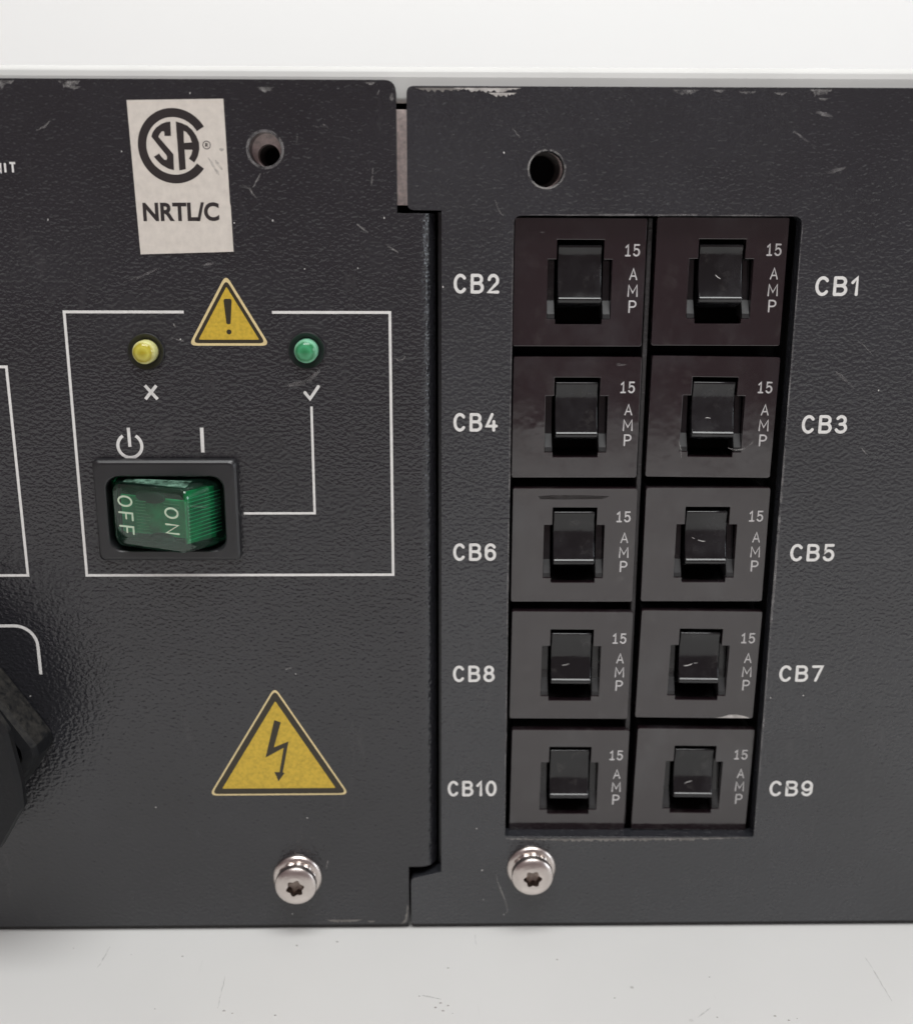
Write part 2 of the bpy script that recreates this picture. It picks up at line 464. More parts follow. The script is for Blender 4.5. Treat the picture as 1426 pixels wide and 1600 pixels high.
def el(cx, cy, rx, ry, a0, a1, n=14):
    return [(cx + rx*math.cos(math.radians(a0 + (a1-a0)*i/n)), cy + ry*math.sin(math.radians(a0 + (a1-a0)*i/n))) for i in range(n+1)]
GL = {
 'C': (0.74, [el(.5,.5,.5,.5,42,318,22)]),
 'B': (0.72, [[(0,0),(0,1)], [(0,1),(.5,1)] + el(.56,.765,.36,.235,85,-85,8) + [(0,.53)], [(0,.53),(.5,.53)] + el(.58,.265,.42,.265,85,-85,9) + [(0,0)]]),
 '1': (0.42, [[(0,.72),(.85,1),(.85,0)]]),
 's': (0.52, [[(.05,.78),(.55,1),(.55,0)], [(0.0,0),(1,0)]]),
 '2': (0.66, [el(.5,.69,.47,.31,168,-28,12) + [(0,0),(1,0)]]),
 '3': (0.66, [el(.46,.75,.44,.25,150,-80,10) + [(.36,.51)], [(.46,.51)] + el(.47,.265,.53,.265,80,-155,11)]),
 '4': (0.70, [[(.56,1),(0,.26),(1,.26)], [(.74,.55),(.74,0)]]),
 '5': (0.64, [[(.92,1),(.13,1),(.05,.50)] + el(.46,.32,.52,.32,128,-150,13)]),
 '6': (0.66, [el(.5,.31,.5,.31,90,450,22), [(.0,.31),(.0,.62)] + el(.5,.68,.5,.32,180,28,10)]),
 '7': (0.66, [[(0,1),(1,1),(.36,0)]]),
 '8': (0.68, [el(.5,.765,.42,.235,-90,270,18), el(.5,.27,.5,.27,-90,270,20)]),
 '9': (0.66, [el(.5,.69,.5,.31,-90,270,22), [(1,.69),(1,.38)] + el(.5,.32,.5,.32,0,-152,10)]),
 '0': (0.70, [el(.5,.5,.5,.5,90,450,26)]),
 'A': (0.70, [[(0,0),(.5,1),(1,0)], [(.2,.32),(.8,.32)]]),
 'M': (0.82, [[(0,0),(.04,1),(.5,.30),(.96,1),(1,0)]]),
 'P': (0.64, [[(0,0),(0,1)], [(0,1),(.5,1)] + el(.54,.735,.46,.265,85,-85,9) + [(0,.47)]]),
 'N': (0.72, [[(0,0),(0,1),(1,0),(1,1)]]),
 'R': (0.72, [[(0,0),(0,1)], [(0,1),(.5,1)] + el(.54,.75,.42,.25,85,-85,9) + [(0,.5)], [(.5,.5),(1,0)]]),
 'T': (0.66, [[(0,1),(1,1)], [(.5,1),(.5,0)]]),
 'L': (0.58, [[(0,1),(0,0),(1,0)]]),
 '/': (0.36, [[(0,0),(1,1)]]),
 'U': (0.70, [[(0,1),(0,.32)] + el(.5,.32,.5,.32,180,360,12) + [(1,1)]]),
 'I': (0.20, [[(.5,0),(.5,1)]]),
 'O': (0.78, [el(.5,.5,.5,.5,90,450,26)]),
 'F': (0.60, [[(0,0),(0,1),(1,1)], [(0,.52),(.82,.52)]]),
}
def text_strokes(mb, s, x0, z0, h, w, y, x1=None, gap=0.17, caps='round', xf=None):
    """stroke lettering with its lower left at (x0, z0), cap height h; stretched to end at x1 when given"""
    tot = sum(GL[c][0] for c in s)*h + gap*h*(len(s)-1)
    kx = (x1 - x0)/tot if x1 is not None else 1.0
    x = x0; lay = 0
    for c in s:
        gw = GL[c][0]*h*kx
        for st in GL[c][1]:
            pts = [(x + w/2 + px*(gw - w), z0 + w/2 + pz*(h - w)) for px, pz in st]
            if xf: pts = [xf(p) for p in pts]
            ribbon(mb, pts, w, y - 0.010*lay, caps); lay = (lay + 1) % 3
        x += gw + gap*h*kx
    return x

def text(name, s, x0, z0, h, w, y, mat, parent, **kw):
    mb = MB(); text_strokes(mb, s, x0, z0, h, w, y, **kw)
    o = mb.build(name, mat, parent)
    return o

def scratch_set(parent, lines, mat, y, width=0.12, name='scratch'):
    for ln in lines:
        pts = []
        for a, b in zip(ln[:-1], ln[1:]):
            for k in range(5):
                t = k/5; pts.append((a[0]+(b[0]-a[0])*t + random.uniform(-.05,.05), a[1]+(b[1]-a[1])*t + random.uniform(-.05,.05)))
        pts.append(ln[-1])
        n = len(pts)
        wd = [width*(0.25 + 0.9*math.sin(math.pi*(i+.5)/n)*random.uniform(.5, 1.3)) for i in range(n)]
        mb = MB(); ribbon(mb, pts, width, y, 'none', wd)
        mb.build(name, mat, parent)

def flake(cx, cz, rx, rz, n=11, jit=0.4):
    return [(cx + rx*math.cos(2*math.pi*i/n)*random.uniform(1-jit, 1+jit*.5), cz + rz*math.sin(2*math.pi*i/n)*random.uniform(1-jit, 1+jit*.5)) for i in range(n)]
def flat_poly(name, pts, y, mat, parent):
    mb = MB(); mb.add([(x, y, z) for x, z in pts], [list(range(len(pts)))])
    return mb.build(name, mat, parent)

# ------------------------------------------------------------------ setting
def struct(o):
    o['kind'] = 'structure'; return o
mb = MB(); mb.box(-900, 900, -440, 700, -22, 0)
struct(mb.build('tabletop', M['table'], None, (0, 0, 0), 1.5))
mb = MB()
prof = [(640 - 60, 3.0)]
R_ = 60
prof = [(460 + R_*math.sin(a), 3.5 + R_ - R_*math.cos(a)) for a in [math.radians(9*i) for i in range(11)]] + [(520, 760)]
front = [(-1, y, z) for y, z in prof]
n = len(prof)
vs_ = [(-850, y, z) for y, z in prof] + [(850, y, z) for y, z in prof] + [(-850, y+2.0, z-.5) for y, z in prof] + [(850, y+2.0, z-.5) for y, z in prof]
fs = []
for i in range(n-1):
    fs += [(i, n+i, n+i+1, i+1), (2*n+i, 2*n+i+1, 3*n+i+1, 3*n+i)]
mb.add(vs_, fs, True)
struct(mb.build('backdrop', M['backdrop'], None, (0, 460, 0)))

# ------------------------------------------------------------------ chassis
Z_BASE = 0.0
ch = thing('equipment_chassis', (0, 150, 0), 'light grey metal rack chassis behind the two black front panels, its rim showing above them', 'chassis')
mb = MB(); mb.box(-88, 86, 16, 300, 0.6, 131.5)
mb.build('inner_body', M['rough_black'], ch, bevel=0.5)  # coloured black to keep the depth behind the seam dark
# folded sheet cover: rounded front lip seen above the panels, top and two sides
mb = MB()
lip = [(5.2, 129.9), (3.4, 129.9), (3.05, 130.3), (3.0, 133.2), (3.25, 134.1), (3.9, 134.6), (4.8, 134.75), (302, 134.75), (302, 133.2), (6.0, 133.2), (5.3, 132.6)]
mb.loft([[(x, y, z) for y, z in lip] for x in (-88, 86)])
mb.build('top_cover', M['cover'], ch, bevel=0.2)
for x0, x1 in ((-90.2, -88.4), (86.4, 88.2)):
    mb = MB(); mb.box(x0, x1, 4, 302, 0.3, 134.2); mb.build('side_plate', M['cover'], ch, bevel=0.3)
shape('mounting_flange', [rrect(-48, 34, 116.1, 128.95, 0.8), circle(-26.35, 122.75, 1.55), circle(12.15, 121.05, 2.5)], 2.75, 4.6, M['raw_steel'], ch, 0.15)
for cx, cz, r in ((-26.35, 122.75, 1.56), (12.15, 121.05, 2.3)):
    mb = MB()
    for k in range(5):
        y = 4.7 + k*0.8
        pr_ = [(r+0.6, y), (r-0.25, y+0.4)]
        if k == 0: prof_ = []
        prof_ += pr_
    mb.lathe(cx, cz, prof_, 40, cap=False)
    mb.build('threaded_insert', M['dark_thread'], ch)
    mb = MB(); mb.lathe(cx, cz, [(2.9, 8.9), (2.9, 9.4)], 24); mb.build('hole_plug', M['cavity'], ch)

# ------------------------------------------------------------------ left module
lm = thing('control_module', (-45, 6, 0), 'left black textured front panel with green rocker switch, two indicator lamps and yellow warning triangles', 'control panel')
BX = -5.9
RB = 2.9
outline = round_poly([(-90, 1.05), (-7.65, 1.05), (-7.65, 11.75), (BX, 11.75), (BX, 115.0), (-8.4, 115.0), (-8.4, 132.5), (-90, 132.5)], [0, 0.9, 0, 0, 0, 0, 1.6, 0])
holes = [circle(-26.45, 123.45, 2.2, 40, 2.25), circle(-25.82, 10.1, 2.0), circle(-44.62, 95.72, 2.42), circle(-21.6, 95.88, 2.42),
         rrect(-52.4, -33.6, 65.6, 78.9, 0.5)]
v, f = fill_shape([outline] + holes, 0.0, 2.6)
bm = bmesh.new(); bv = [bm.verts.new(p) for p in v]
for q in f: bm.faces.new([bv[i] for i in q])
bmesh.ops.delete(bm, geom=[fc for fc in bm.faces if all(abs(x.co.x - BX) < .01 for x in fc.verts)], context='FACES')
# folded return along the right edge, bent back round a 2 mm radius
pf = [(BX + RB*math.sin(a), RB - RB*math.cos(a)) for a in [math.radians(4.5*i) for i in range(21)]] + [(BX + RB, 13.0)]
pb = [(BX, 2.6)] + [(BX + .8*math.sin(a), 3.4 - .8*math.cos(a)) for a in (math.radians(45), math.radians(90))] + [(BX + .8, 13.0)]
lo = [bm.verts.new((x, y, 11.75)) for x, y in pf]; hi = [bm.verts.new((x, y, 115.0)) for x, y in pf]
lo2 = [bm.verts.new((x, y, 11.75)) for x, y in pb]; hi2 = [bm.verts.new((x, y, 115.0)) for x, y in pb]
for A_, B_ in ((lo, hi), (lo2, hi2)):
    for i in range(len(A_)-1): bm.faces.new((A_[i], A_[i+1], B_[i+1], B_[i]))
bm.faces.new(lo + lo2[::-1]); bm.faces.new(hi[::-1] + hi2); bm.faces.new((lo[-1], hi[-1], hi2[-1], lo2[-1]))
bmesh.ops.remove_doubles(bm, verts=bm.verts, dist=0.003)
bm.verts.index_update()
mb = MB(); mb.add([tuple(x.co) for x in bm.verts], [[x.index for x in fc.verts] for fc in bm.faces]); bm.free()
panel_l = mb.build('front_panel', M['paint_left'], lm, bevel=0.28, seg=3)
for p in panel_l.data.polygons: p.use_smooth = False
mb = MB(); mb.box(-90, -7.75, 0.55, 10, 0.02, 1.04); mb.build('bottom_shade_strip', M['rough_black'], lm, bevel=0.2)  # black strip in place of the shadow below the panel
YP = -0.03                                                  # printed ink stands a few hundredths proud

# printed outlines
def outline_part(name, lines, w, parent=lm, mat=None):
    mb = MB()
    for i, l in enumerate(lines): ribbon(mb, l, w, YP - 0.004*i, 'flat')
    return mb.build(name, mat or M['white_print'], parent)
outline_part('printed_frame', [[(-38.92,101.32), (-55.87,101.32), (-55.87,61.93), (-9.59,61.93), (-9.59,101.29), (-26.37,101.29)]], 0.40)
outline_part('printed_frame', [[(-88,93.5), (-64.82,93.49), (-64.72,61.95), (-88,61.95)]], 0.40)
outline_part('printed_frame', [[(-88,53.84), (-67.6,53.84)] + [(-67.6 + 3.3*math.sin(a), 50.5 + 3.34*math.cos(a)) for a in [math.radians(10*i) for i in range(1, 9)]] + [(-64.3,50.3), (-64.27,45.85)]], 0.48)
outline_part('printed_leader_line', [[(-21.18,87.73), (-21.19,71.61), (-31.75,71.61)]], 0.36)
# cross, tick, power and on marks
mb = MB(); ribbon(mb, [(-45.15,90.8), (-43.45,88.8)], 0.46, YP, 'flat'); ribbon(mb, [(-45.2,88.8), (-43.5,90.8)], 0.46, YP-.006, 'flat')
mb.build('cross_mark', M['white_print'], lm)
mb = MB(); ribbon(mb, [(-22.05,89.75), (-21.35,88.85), (-20.1,90.65)], 0.45, YP, 'round'); mb.build('tick_mark', M['white_print'], lm)
mb = MB(); ribbon(mb, el(-47.95, 81.9, 1.75, 1.75, 122, 418, 30), 0.46, YP, 'flat'); ribbon(mb, [(-48.0,84.6), (-47.95,81.75)], 0.46, YP-.006, 'flat')
mb.build('power_mark', M['white_print'], lm)
mb = MB(); ribbon(mb, [(-37.31,84.6), (-37.33,80.9)], 0.52, YP, 'flat'); mb.build('on_mark', M['white_print'], lm)
text('printed_legend', 'UNIT', -65.35, 120.16, 1.52, 0.28, YP, M['white_print'], lm, x1=-60.66, gap=0.2, caps='flat')

# maker's certification label
lab = [(-44.93,129.76), (-44.45,109.33), (-31.43,109.71), (-31.52,116.0), (-31.60,116.25), (-31.83,129.98)]
label = shape('certification_label', [lab], -0.14, -0.012, M['paper'], lm)
YL = -0.155
def ring_arc(cx, cz, r0, r1, a0, a1, n=60):
    o_ = el(cx, cz, r1, r1, a0, a1, n); i_ = el(cx, cz, r0, r0, a1, a0, n)
    return o_ + i_
mb = MB()
def add_flat(mb, loops, y):
    mb.add(*fill_shape(loops, y, y + 0.008))
add_flat(mb, [ring_arc(-38.87, 123.84, 3.77, 4.93, 31, 323)], YL)
add_flat(mb, [[(-39.17,127.0),(-39.19,125.15),(-40.08,125.15),(-40.09,125.74),(-40.41,125.74),(-40.7,125.44),(-40.93,125.04),(-39.02,122.76),(-39.06,120.66),(-39.83,120.85),(-40.76,121.38),(-41.34,121.97),(-41.72,122.43),(-40.96,122.85),(-40.69,122.43),(-40.3,122.04),(-40.03,122.0),(-39.9,122.26),(-39.99,122.63),(-41.88,125.04),(-41.71,125.56),(-41.19,126.21),(-40.41,126.73),(-39.71,126.96)]], YL)
add_flat(mb, [[(-38.44,127.04),(-37.68,126.83),(-36.88,126.49),(-36.24,125.91),(-35.73,125.13),(-35.44,124.35),(-35.42,123.43),(-35.68,122.51),(-36.21,121.66),(-36.93,122.18),(-36.55,122.77),(-36.38,123.36),(-37.45,123.36),(-37.43,120.8),(-38.33,120.63)],
              [(-37.44,125.84),(-37.07,125.64),(-36.63,125.06),(-36.4,124.32),(-37.47,124.24)]], YL)
add_flat(mb, [ring_arc(-34.41, 123.98, 0.46, 0.56, 0, 359.5, 30)], YL)
text_strokes(mb, 'R', -34.60, 123.72, 0.52, 0.10, YL)
mb.build('certification_mark', M['ink'], label)
def font_flat(mb, body, x0, x1, z0, z1, y, bold, skew=0.0):
    """built-in typeface, thickened, fitted to a box"""
    cu = bpy.data.curves.new('tmp', 'FONT'); cu.body = body; cu.offset = bold; cu.resolution_u = 4
    ob = bpy.data.objects.new('tmp', cu); me = bpy.data.meshes.new_from_object(ob)
    xs = [v_.co.x for v_ in me.vertices]; ys = [v_.co.y for v_ in me.vertices]
    ax, bx, ay, by = min(xs), max(xs), min(ys), max(ys)
    mb.add([(x0 + (v_.co.x-ax)/(bx-ax)*(x1-x0), y, z0 + (v_.co.y-ay)/(by-ay)*(z1-z0) + skew*(v_.co.x-ax)/(bx-ax)) for v_ in me.vertices], [list(p_.vertices) for p_ in me.polygons])
    bpy.data.objects.remove(ob); bpy.data.curves.remove(cu); bpy.data.meshes.remove(me)
mb = MB(); font_flat(mb, 'NRTL/C', -43.72, -33.15, 113.80, 116.34, YL, 0.034, 0.08)
mb.build('label_lettering', M['ink'], label)
scratch_set(label, [[(-34.3,122.4), (-33.2,120.6), (-32.9,120.0)], [(-33.3,122.0), (-32.4,120.7)], [(-32.7,123.3), (-32.1,123.5)]], M['smear_and_glint'], YL, 0.35, 'label_scuff')

# warning triangles
def tri_inset(t, d):
    c = Vector((sum(p[0] for p in t)/3, sum(p[1] for p in t)/3)); a = [Vector(p) for p in t]
    # equilateral enough: scale about the incentre
    s = [(a[1]-a[2]).length, (a[0]-a[2]).length, (a[0]-a[1]).length]; per = sum(s)
    inc = (a[0]*s[0] + a[1]*s[1] + a[2]*s[2]) / per
    area_ = abs((a[1]-a[0]).cross(a[2]-a[0]))/2
    r = 2*area_/per
    return [tuple(inc + (p-inc)*((r-d)/r)) for p in a]
def warning(t, rnd, cream, dark, name, label_):
    k = 'warning_triangle'
    base = shape(k, [round_poly(t, rnd)], -0.030, -0.008, M['cream'], lm)
    base['label'] = label_
    shape('triangle_border', [round_poly(tri_inset(t, cream), rnd*0.75)], -0.042, -0.028, M['dark_print'], base)
    shape('triangle_field', [round_poly(tri_inset(t, cream + dark), 0.12)], -0.054, -0.040, M['yellow'], base)
    return base
w1 = warning([(-32.68,106.6), (-38.5,96.55), (-26.86,96.55)], 0.65, 0.36, 0.50, 'a', 'small yellow warning triangle with exclamation mark')
w2 = warning([(-28.27,43.6), (-39.45,24.86), (-17.05,24.90)], 0.75, 0.28, 0.95, 'b', 'large yellow high voltage triangle with lightning arrow')
shape('exclamation_mark', [round_poly([(-33.2,103.2), (-32.93,99.6), (-32.33,99.6), (-32.0,103.2)], 0.35), circle(-32.62, 98.52, 0.36, 20)], -0.066, -0.052, M['dark_print'], w1)
shape('lightning_arrow', [[(-28.54,38.01), (-27.52,37.59), (-28.78,33.28), (-26.43,34.31), (-27.52,28.95), (-27.25,28.78), (-28.28,27.35), (-28.85,29.0), (-28.05,28.95), (-27.25,33.2), (-30.17,31.51)]], -0.066, -0.052, M['dark_print'], w2)

# indicator lamps
for cx, cz, mt, lb in ((-44.62, 95.72, 'led_yellow', 'yellow indicator lamp'), (-21.6, 95.88, 'led_green', 'green indicator lamp')):
    mb = MB()
    mb.lathe(cx, cz, [(1.78, 3.2), (1.80, 0.25), (2.15, 0.05), (2.40, -0.22), (2.50, -0.36), (2.60, -0.38), (2.68, -0.28), (2.70, -0.02), (2.38, -0.01), (2.38, 3.2)], 48, cap=False)
    r = mb.build('indicator_lamp', M['bezel'], lm, (cx, 0, cz), sharp=40); r['label'] = lb
    mb = MB()
    mb.lathe(cx, cz, [(1.70, 3.0), (1.70, -1.15), (1.62, -1.55), (1.42, -1.92), (1.10, -2.18), (0.7, -2.33), (0.3, -2.39), (0.02, -2.40)], 40)
    mb.build('lens', M[mt], r, (cx, 0, cz), sharp=80)

# rocker switch
sw = thing_part = None
mb = MB()
loops = []
for off, y in ((0.0, -0.02), (0.0, -0.75), (0.12, -1.15), (0.42, -1.45), (0.75, -1.5)):
    loops.append([(x, y, z) for x, z in rrect(-53.45 + off, -32.25 - off, 64.55 + off, 80.05 - off, 0.8 + 0.01)])
inner = []
for off, y in ((0.0, -1.5), (0.15, -1.38), (0.25, -1.0), (0.25, 6.0)):
    inner.append([(x, y, z) for x, z in rrect(-51.75 + off, -34.15 - off, 66.05 + off, 77.75 - off, 1.9)])
mb.loft(loops + inner, False, False)
sw = mb.build('rocker_switch', M['bezel'], lm, (-43, 0, 72.3))
sw['label'] = 'black framed rocker switch with clear green rocker'
mb = MB(); mb.box(-51.9, -33.9, 5.5, 6.5, 65.9, 77.9); mb.build('switch_back', M['cavity'], sw, (-43, 0, 72.3))
XL, XR, YLf, YRf = -50.75, -38.55, -1.75, -6.6
ZB, ZT = 67.1, 76.75
def face_pt(x, z, lift=0.0):
    t = (x - XL)/(XR - XL); y = YLf + (YRf - YLf)*t
    nx, ny = (YRf - YLf), -(XR - XL); k = math.hypot(nx, ny)
    return (x + lift*nx/k, y + lift*ny/k, z)
base = [(x, 3.0, z) for x, z in rrect(-51.35, -34.55, 66.45, 77.35, 1.7)]
mid = [(x, 0.2 if x < -43 else 0.6, z) for x, z in rrect(-51.35, -34.60, 66.45, 77.35, 1.7)]
def floop(i, lift): return [face_pt(x, z, lift) for x, z in rrect(XL + i, XR - i, ZB + i, ZT - i, 1.5)]
mb = MB(); mb.loft([base, mid, floop(0, -0.75), floop(0.0, -0.45), floop(0.10, -0.2), floop(0.30, -0.05), floop(0.55, 0.0)], True, True, True)
rocker = mb.build('rocker', M['green_clear'], sw, (-43, 0, 72.3), sharp=24)
# what shows through the clear rocker: dark core, green light pipe, moulded ribs
mb = MB()
mb.loft([[(-50.9, 2.6, 67.2), (-35.1, 2.6, 67.2), (-35.1, 2.6, 76.8), (-50.9, 2.6, 76.8)],
         [(-50.3, 0.2, 67.7), (-36.2, 0.2, 67.7), (-36.2, 0.2, 76.3), (-50.3, 0.2, 76.3)],
         [(-49.8, -0.2, 68.2), (-39.6, -4.2, 68.2), (-39.6, -4.2, 75.6), (-49.8, -0.2, 75.6)]])
core = mb.build('rocker_core', M['green_dark'], sw, (-43, 0, 72.3), 0.4)
mb = MB()
def slab(x0, x1, z0, z1, d0, d1):
    a = [face_pt(x0, z0, -d0), face_pt(x1, z0, -d0), face_pt(x1, z1, -d0), face_pt(x0, z1, -d0)]
    b = [face_pt(x0, z0, -d1), face_pt(x1, z0, -d1), face_pt(x1, z1, -d1), face_pt(x0, z1, -d1)]
    mb.loft([a, b])
slab(-49.9, -39.5, 69.2, 74.9, 0.95, 1.25)
mb.build('light_pipe', M['green_inner'], sw, (-43, 0, 72.3), 0.1)
mb = MB(); mb.loft([[(XR - 0.75, -4.7, z), (-35.9, -0.5, z), (-36.2, -0.2, z), (XR - 1.05, -4.4, z)] for z in (68.2, 76.0)])
mb.build('end_wall_pipe', M['green_deep'], sw, (-43, 0, 72.3))
mb = MB()                                               # neon lamp and its two dark seats under the face
for cx_, cz_, rx_, rz_ in ((-45.0, 74.9, 2.4, 0.95), (-43.4, 68.9, 2.0, 0.8)):
    mb.loft([[face_pt(cx_ + rx_*k*math.cos(a), cz_ + rz_*k*math.sin(a), -d) for a in [2*math.pi*i/28 for i in range(28)]] for k, d in ((1.0, 0.94), (0.97, 0.84), (0.8, 0.74), (0.5, 0.68))], False, True, True)
mb.build('lamp_seat', M['green_dark'], sw, (-43, 0, 72.3))
mb = MB()
for k in range(11):
    z = 69.6 + k*0.47
    a0, a1 = face_pt(-47.2 + random.uniform(-.1,.1), z, -0.45), face_pt(-45.1 + random.uniform(-.5,.6), z, -0.45)
    mb.loft([[(p[0], p[1], p[2]-.05), (p[0], p[1]+.12, p[2]-.05), (p[0], p[1]+.12, p[2]+.05), (p[0], p[1], p[2]+.05)] for p in (a0, a1)])
    if k > 7:
        a0, a1 = face_pt(-42.6, z, -0.45), face_pt(-40.2, z, -0.45)
        mb.loft([[(p[0], p[1], p[2]-.05), (p[0], p[1]+.12, p[2]-.05), (p[0], p[1]+.12, p[2]+.05), (p[0], p[1], p[2]+.05)] for p in (a0, a1)])
for k in range(12):                                     # ribs down the raised end wall
    z = 69.0 + k*0.56
    p0 = (XR - 0.15, -5.3, z); p1 = (-35.15, 0.3, z)
    mb.loft([[(p[0]-.12, p[1], p[2]-.06), (p[0], p[1], p[2]-.06), (p[0], p[1], p[2]+.06), (p[0]-.12, p[1], p[2]+.06)] for p in (p0, p1)])
mb.build('moulded_ribs', M['green_rib'], sw, (-43, 0, 72.3))['kind'] = 'stuff'
mb = MB()                                               # pale highlight painted along the top wall of the rocker
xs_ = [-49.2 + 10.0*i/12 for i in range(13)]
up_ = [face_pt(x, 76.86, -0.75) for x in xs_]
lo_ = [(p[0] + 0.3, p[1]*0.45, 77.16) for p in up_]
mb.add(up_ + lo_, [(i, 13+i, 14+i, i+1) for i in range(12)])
mb.build('top_highlight', M['green_highlight'], sw, (-43, 0, 72.3))
# lettering on the sloping face, turned a quarter turn clockwise
def face_text(s, xa, ztop, zend, h, w):
    m2 = MB(); text_strokes(m2, s, 0.0, 0.0, h, w, 0.0, x1=(ztop - zend), gap=0.34)
    # local x runs down the face, local z (letter height) runs to the right
    m2.v = [face_pt(xa + v_[2], ztop - v_[0], 0.03 - v_[1]) for v_ in m2.v]
    return m2
face_text('OFF', -49.75, 75.05, 69.15, 2.45, 0.29).build('off_lettering', M['green_print'], rocker, (-43, 0, 72.3))
face_text('ON', -42.25, 74.0, 69.95, 2.25, 0.29).build('on_lettering', M['green_print'], rocker, (-43, 0, 72.3))

# rotary selector at the left margin of the picture
sk = [(-70.08,47.01), (-63.5,36.45), (-63.3,34.6), (-65.72,30.75), (-74.5,19.2), (-90,14.5), (-101,22), (-105,36), (-98,48), (-84,53)]
mb = MB()
cxy = (-84, 35)
def scl(pts, k): return [(cxy[0] + (x-cxy[0])*k, cxy[1] + (z-cxy[1])*k) for x, z in pts]
mb.loft([[(x, y, z) for x, z in round_poly(scl(sk, k), 0.8, 3)] for k, y in ((1.0, -0.3), (1.0, -1.6), (0.975, -5.2), (0.95, -6.2), (0.88, -6.6), (0.84, -4.2))])
rot = mb.build('rotary_selector', M['rubber'], lm, (-84, 0, 35)); rot['label'] = 'dusty black rotary selector cut off by the picture edge'
g0 = [(-67.6,50.5), (-63.9,43.6), (-62.75,35.7), (-62.7,31.7), (-66.9,24.7), (-72.5,28.5), (-84,40.0), (-95,53.5), (-97,60), (-90,63), (-78,60)]
mb = MB(); mb.loft([[(x + dx, y, z + dz) for x, z in round_poly(g0, 0.7, 3)] for dx, dz, y in ((-5.5, -6.0, -4.2), (-2.8, -3.2, -9.0), (-0.2, -0.3, -13.6), (-0.35, -0.5, -14.4), (-1.0, -1.0, -14.8))])
mb.build('grip', M['rubber'], rot, (-84, 0, 35))

# ------------------------------------------------------------------ screws (two alike, one on each module)
def star(cx, cz, r0, r1, y, n=48, ph=0.2):
    return [(cx + (r0 + (r1-r0)*(0.5+0.5*math.cos(6*a)))*math.cos(a+ph), y, cz + (r0 + (r1-r0)*(0.5+0.5*math.cos(6*a)))*math.sin(a+ph)) for a in [2*math.pi*j/n for j in range(n)]]
def make_screw(parent, cx, cz, ph, lb):
    o3 = (cx, 0, cz)
    mb = MB(); mb.lathe(cx, cz, [(2.0, -0.01), (3.95, -0.01), (3.99, -0.18), (3.93, -0.42), (3.4, -0.72), (2.6, -0.80)], 56, cap=False)
    s = mb.build('screw', M['steel'], parent, o3, sharp=50); s['label'] = lb
    mb = MB()                                           # scalloped lock-washer collar
    n_ = 96
    def sc_(r, amp, y): return [(cx + (r + amp*abs(math.sin(5.5*a)) )*math.cos(a), y, cz + (r + amp*abs(math.sin(5.5*a)))*math.sin(a)) for a in [2*math.pi*j/n_ for j in range(n_)]]
    mb.loft([sc_(2.95, .34, -0.70), sc_(2.95, .34, -1.25), sc_(2.75, .30, -1.48), sc_(2.3, .1, -1.5)], False, True, True)
    mb.build('lock_washer', M['steel'], s, o3, sharp=35)
    mb = MB()
    prof = [(2.4, -1.5), (3.12, -1.55), (3.32, -1.75), (3.36, -2.45), (3.28, -2.75), (3.02, -3.02), (2.5, -3.26), (1.95, -3.40), (1.82, -3.44)]
    loops = [[(cx + r*math.cos(2*math.pi*j/48 + ph), y, cz + r*math.sin(2*math.pi*j/48 + ph)) for j in range(48)] for r, y in prof]
    loops.append(star(cx, cz, 1.16, 1.50, -3.42, 48, ph))
    mb.loft(loops, False, False, True)
    mb.build('screw_head', M['steel'], s, o3, sharp=28)
    mb = MB()
    mb.loft([star(cx, cz, 1.16, 1.50, -3.42, 48, ph), star(cx, cz, 1.12, 1.46, -1.9, 48, ph), star(cx, cz, 0.35, 0.4, -1.6, 48, ph)], False, True, True)
    mb.build('hex_lobe_socket', M['socket'], s, o3, sharp=40)
    return s
make_screw(lm, -25.82, 10.05, 0.25, 'steel screw at the foot of the left panel')

# ------------------------------------------------------------------ right module
rm = thing('breaker_module', (38, 6, 0), 'right charcoal front panel holding ten black circuit breakers marked CB1 to CB10', 'breaker panel')
out_r = round_poly([(-7.3, 1.05), (90, 1.05), (90, 131.75), (-6.95, 131.75), (-6.95, 115.45), (-2.2, 115.4), (-2.35, 10.75), (-7.3, 9.55)], [0.5, 0, 0, 1.0, 0.9, 0, 0, 0.9])
CUT = round_poly([(8.0, 17.2), (48.55, 16.85), (48.5, 114.72), (7.95, 114.72)], [0.2, 0.2, 1.1, 1.1])
hol = [circle(12.39, 120.95, 2.42), circle(12.38, 11.5, 2.0)]
v, f = fill_shape([out_r, CUT] + hol, 0.0, 2.6)
mb = MB(); mb.add(v, f)
panel_r = mb.build('front_panel', M['paint_right'], rm, bevel=0.26, seg=3)
mb = MB(); mb.box(-7.2, 90, 0.55, 10, 0.02, 1.04); mb.build('bottom_shade_strip', M['rough_black'], rm, bevel=0.2)  # dark strip standing for the shade under this panel too
# deep walls behind the panel edge so the seam reads as a dark slot
mb = MB(); mb.box(-2.75, -1.2, 2.65, 15.5, 10.8, 115.3); mb.build('side_wall', M['bezel'], rm, bevel=0.15)
mb = MB(); mb.box(6.0, 50.5, 11.5, 13.0, 14, 117); mb.build('breaker_well', M['cavity'], rm)
for x0, x1, z0, z1 in ((6.2, 7.2, 14, 117), (49.3, 50.3, 14, 117)):
    mb = MB(); mb.box(x0, x1, 2.7, 11.4, z0, z1); mb.build('well_wall', M['rough_black'], rm)
mb = MB(); mb.box(27.3, 28.0, 2.7, 9.0, 17.6, 114.5)       # thin barrier between the two breaker columns
mb.build('column_divider', M['divider'], rm, bevel=0.15)

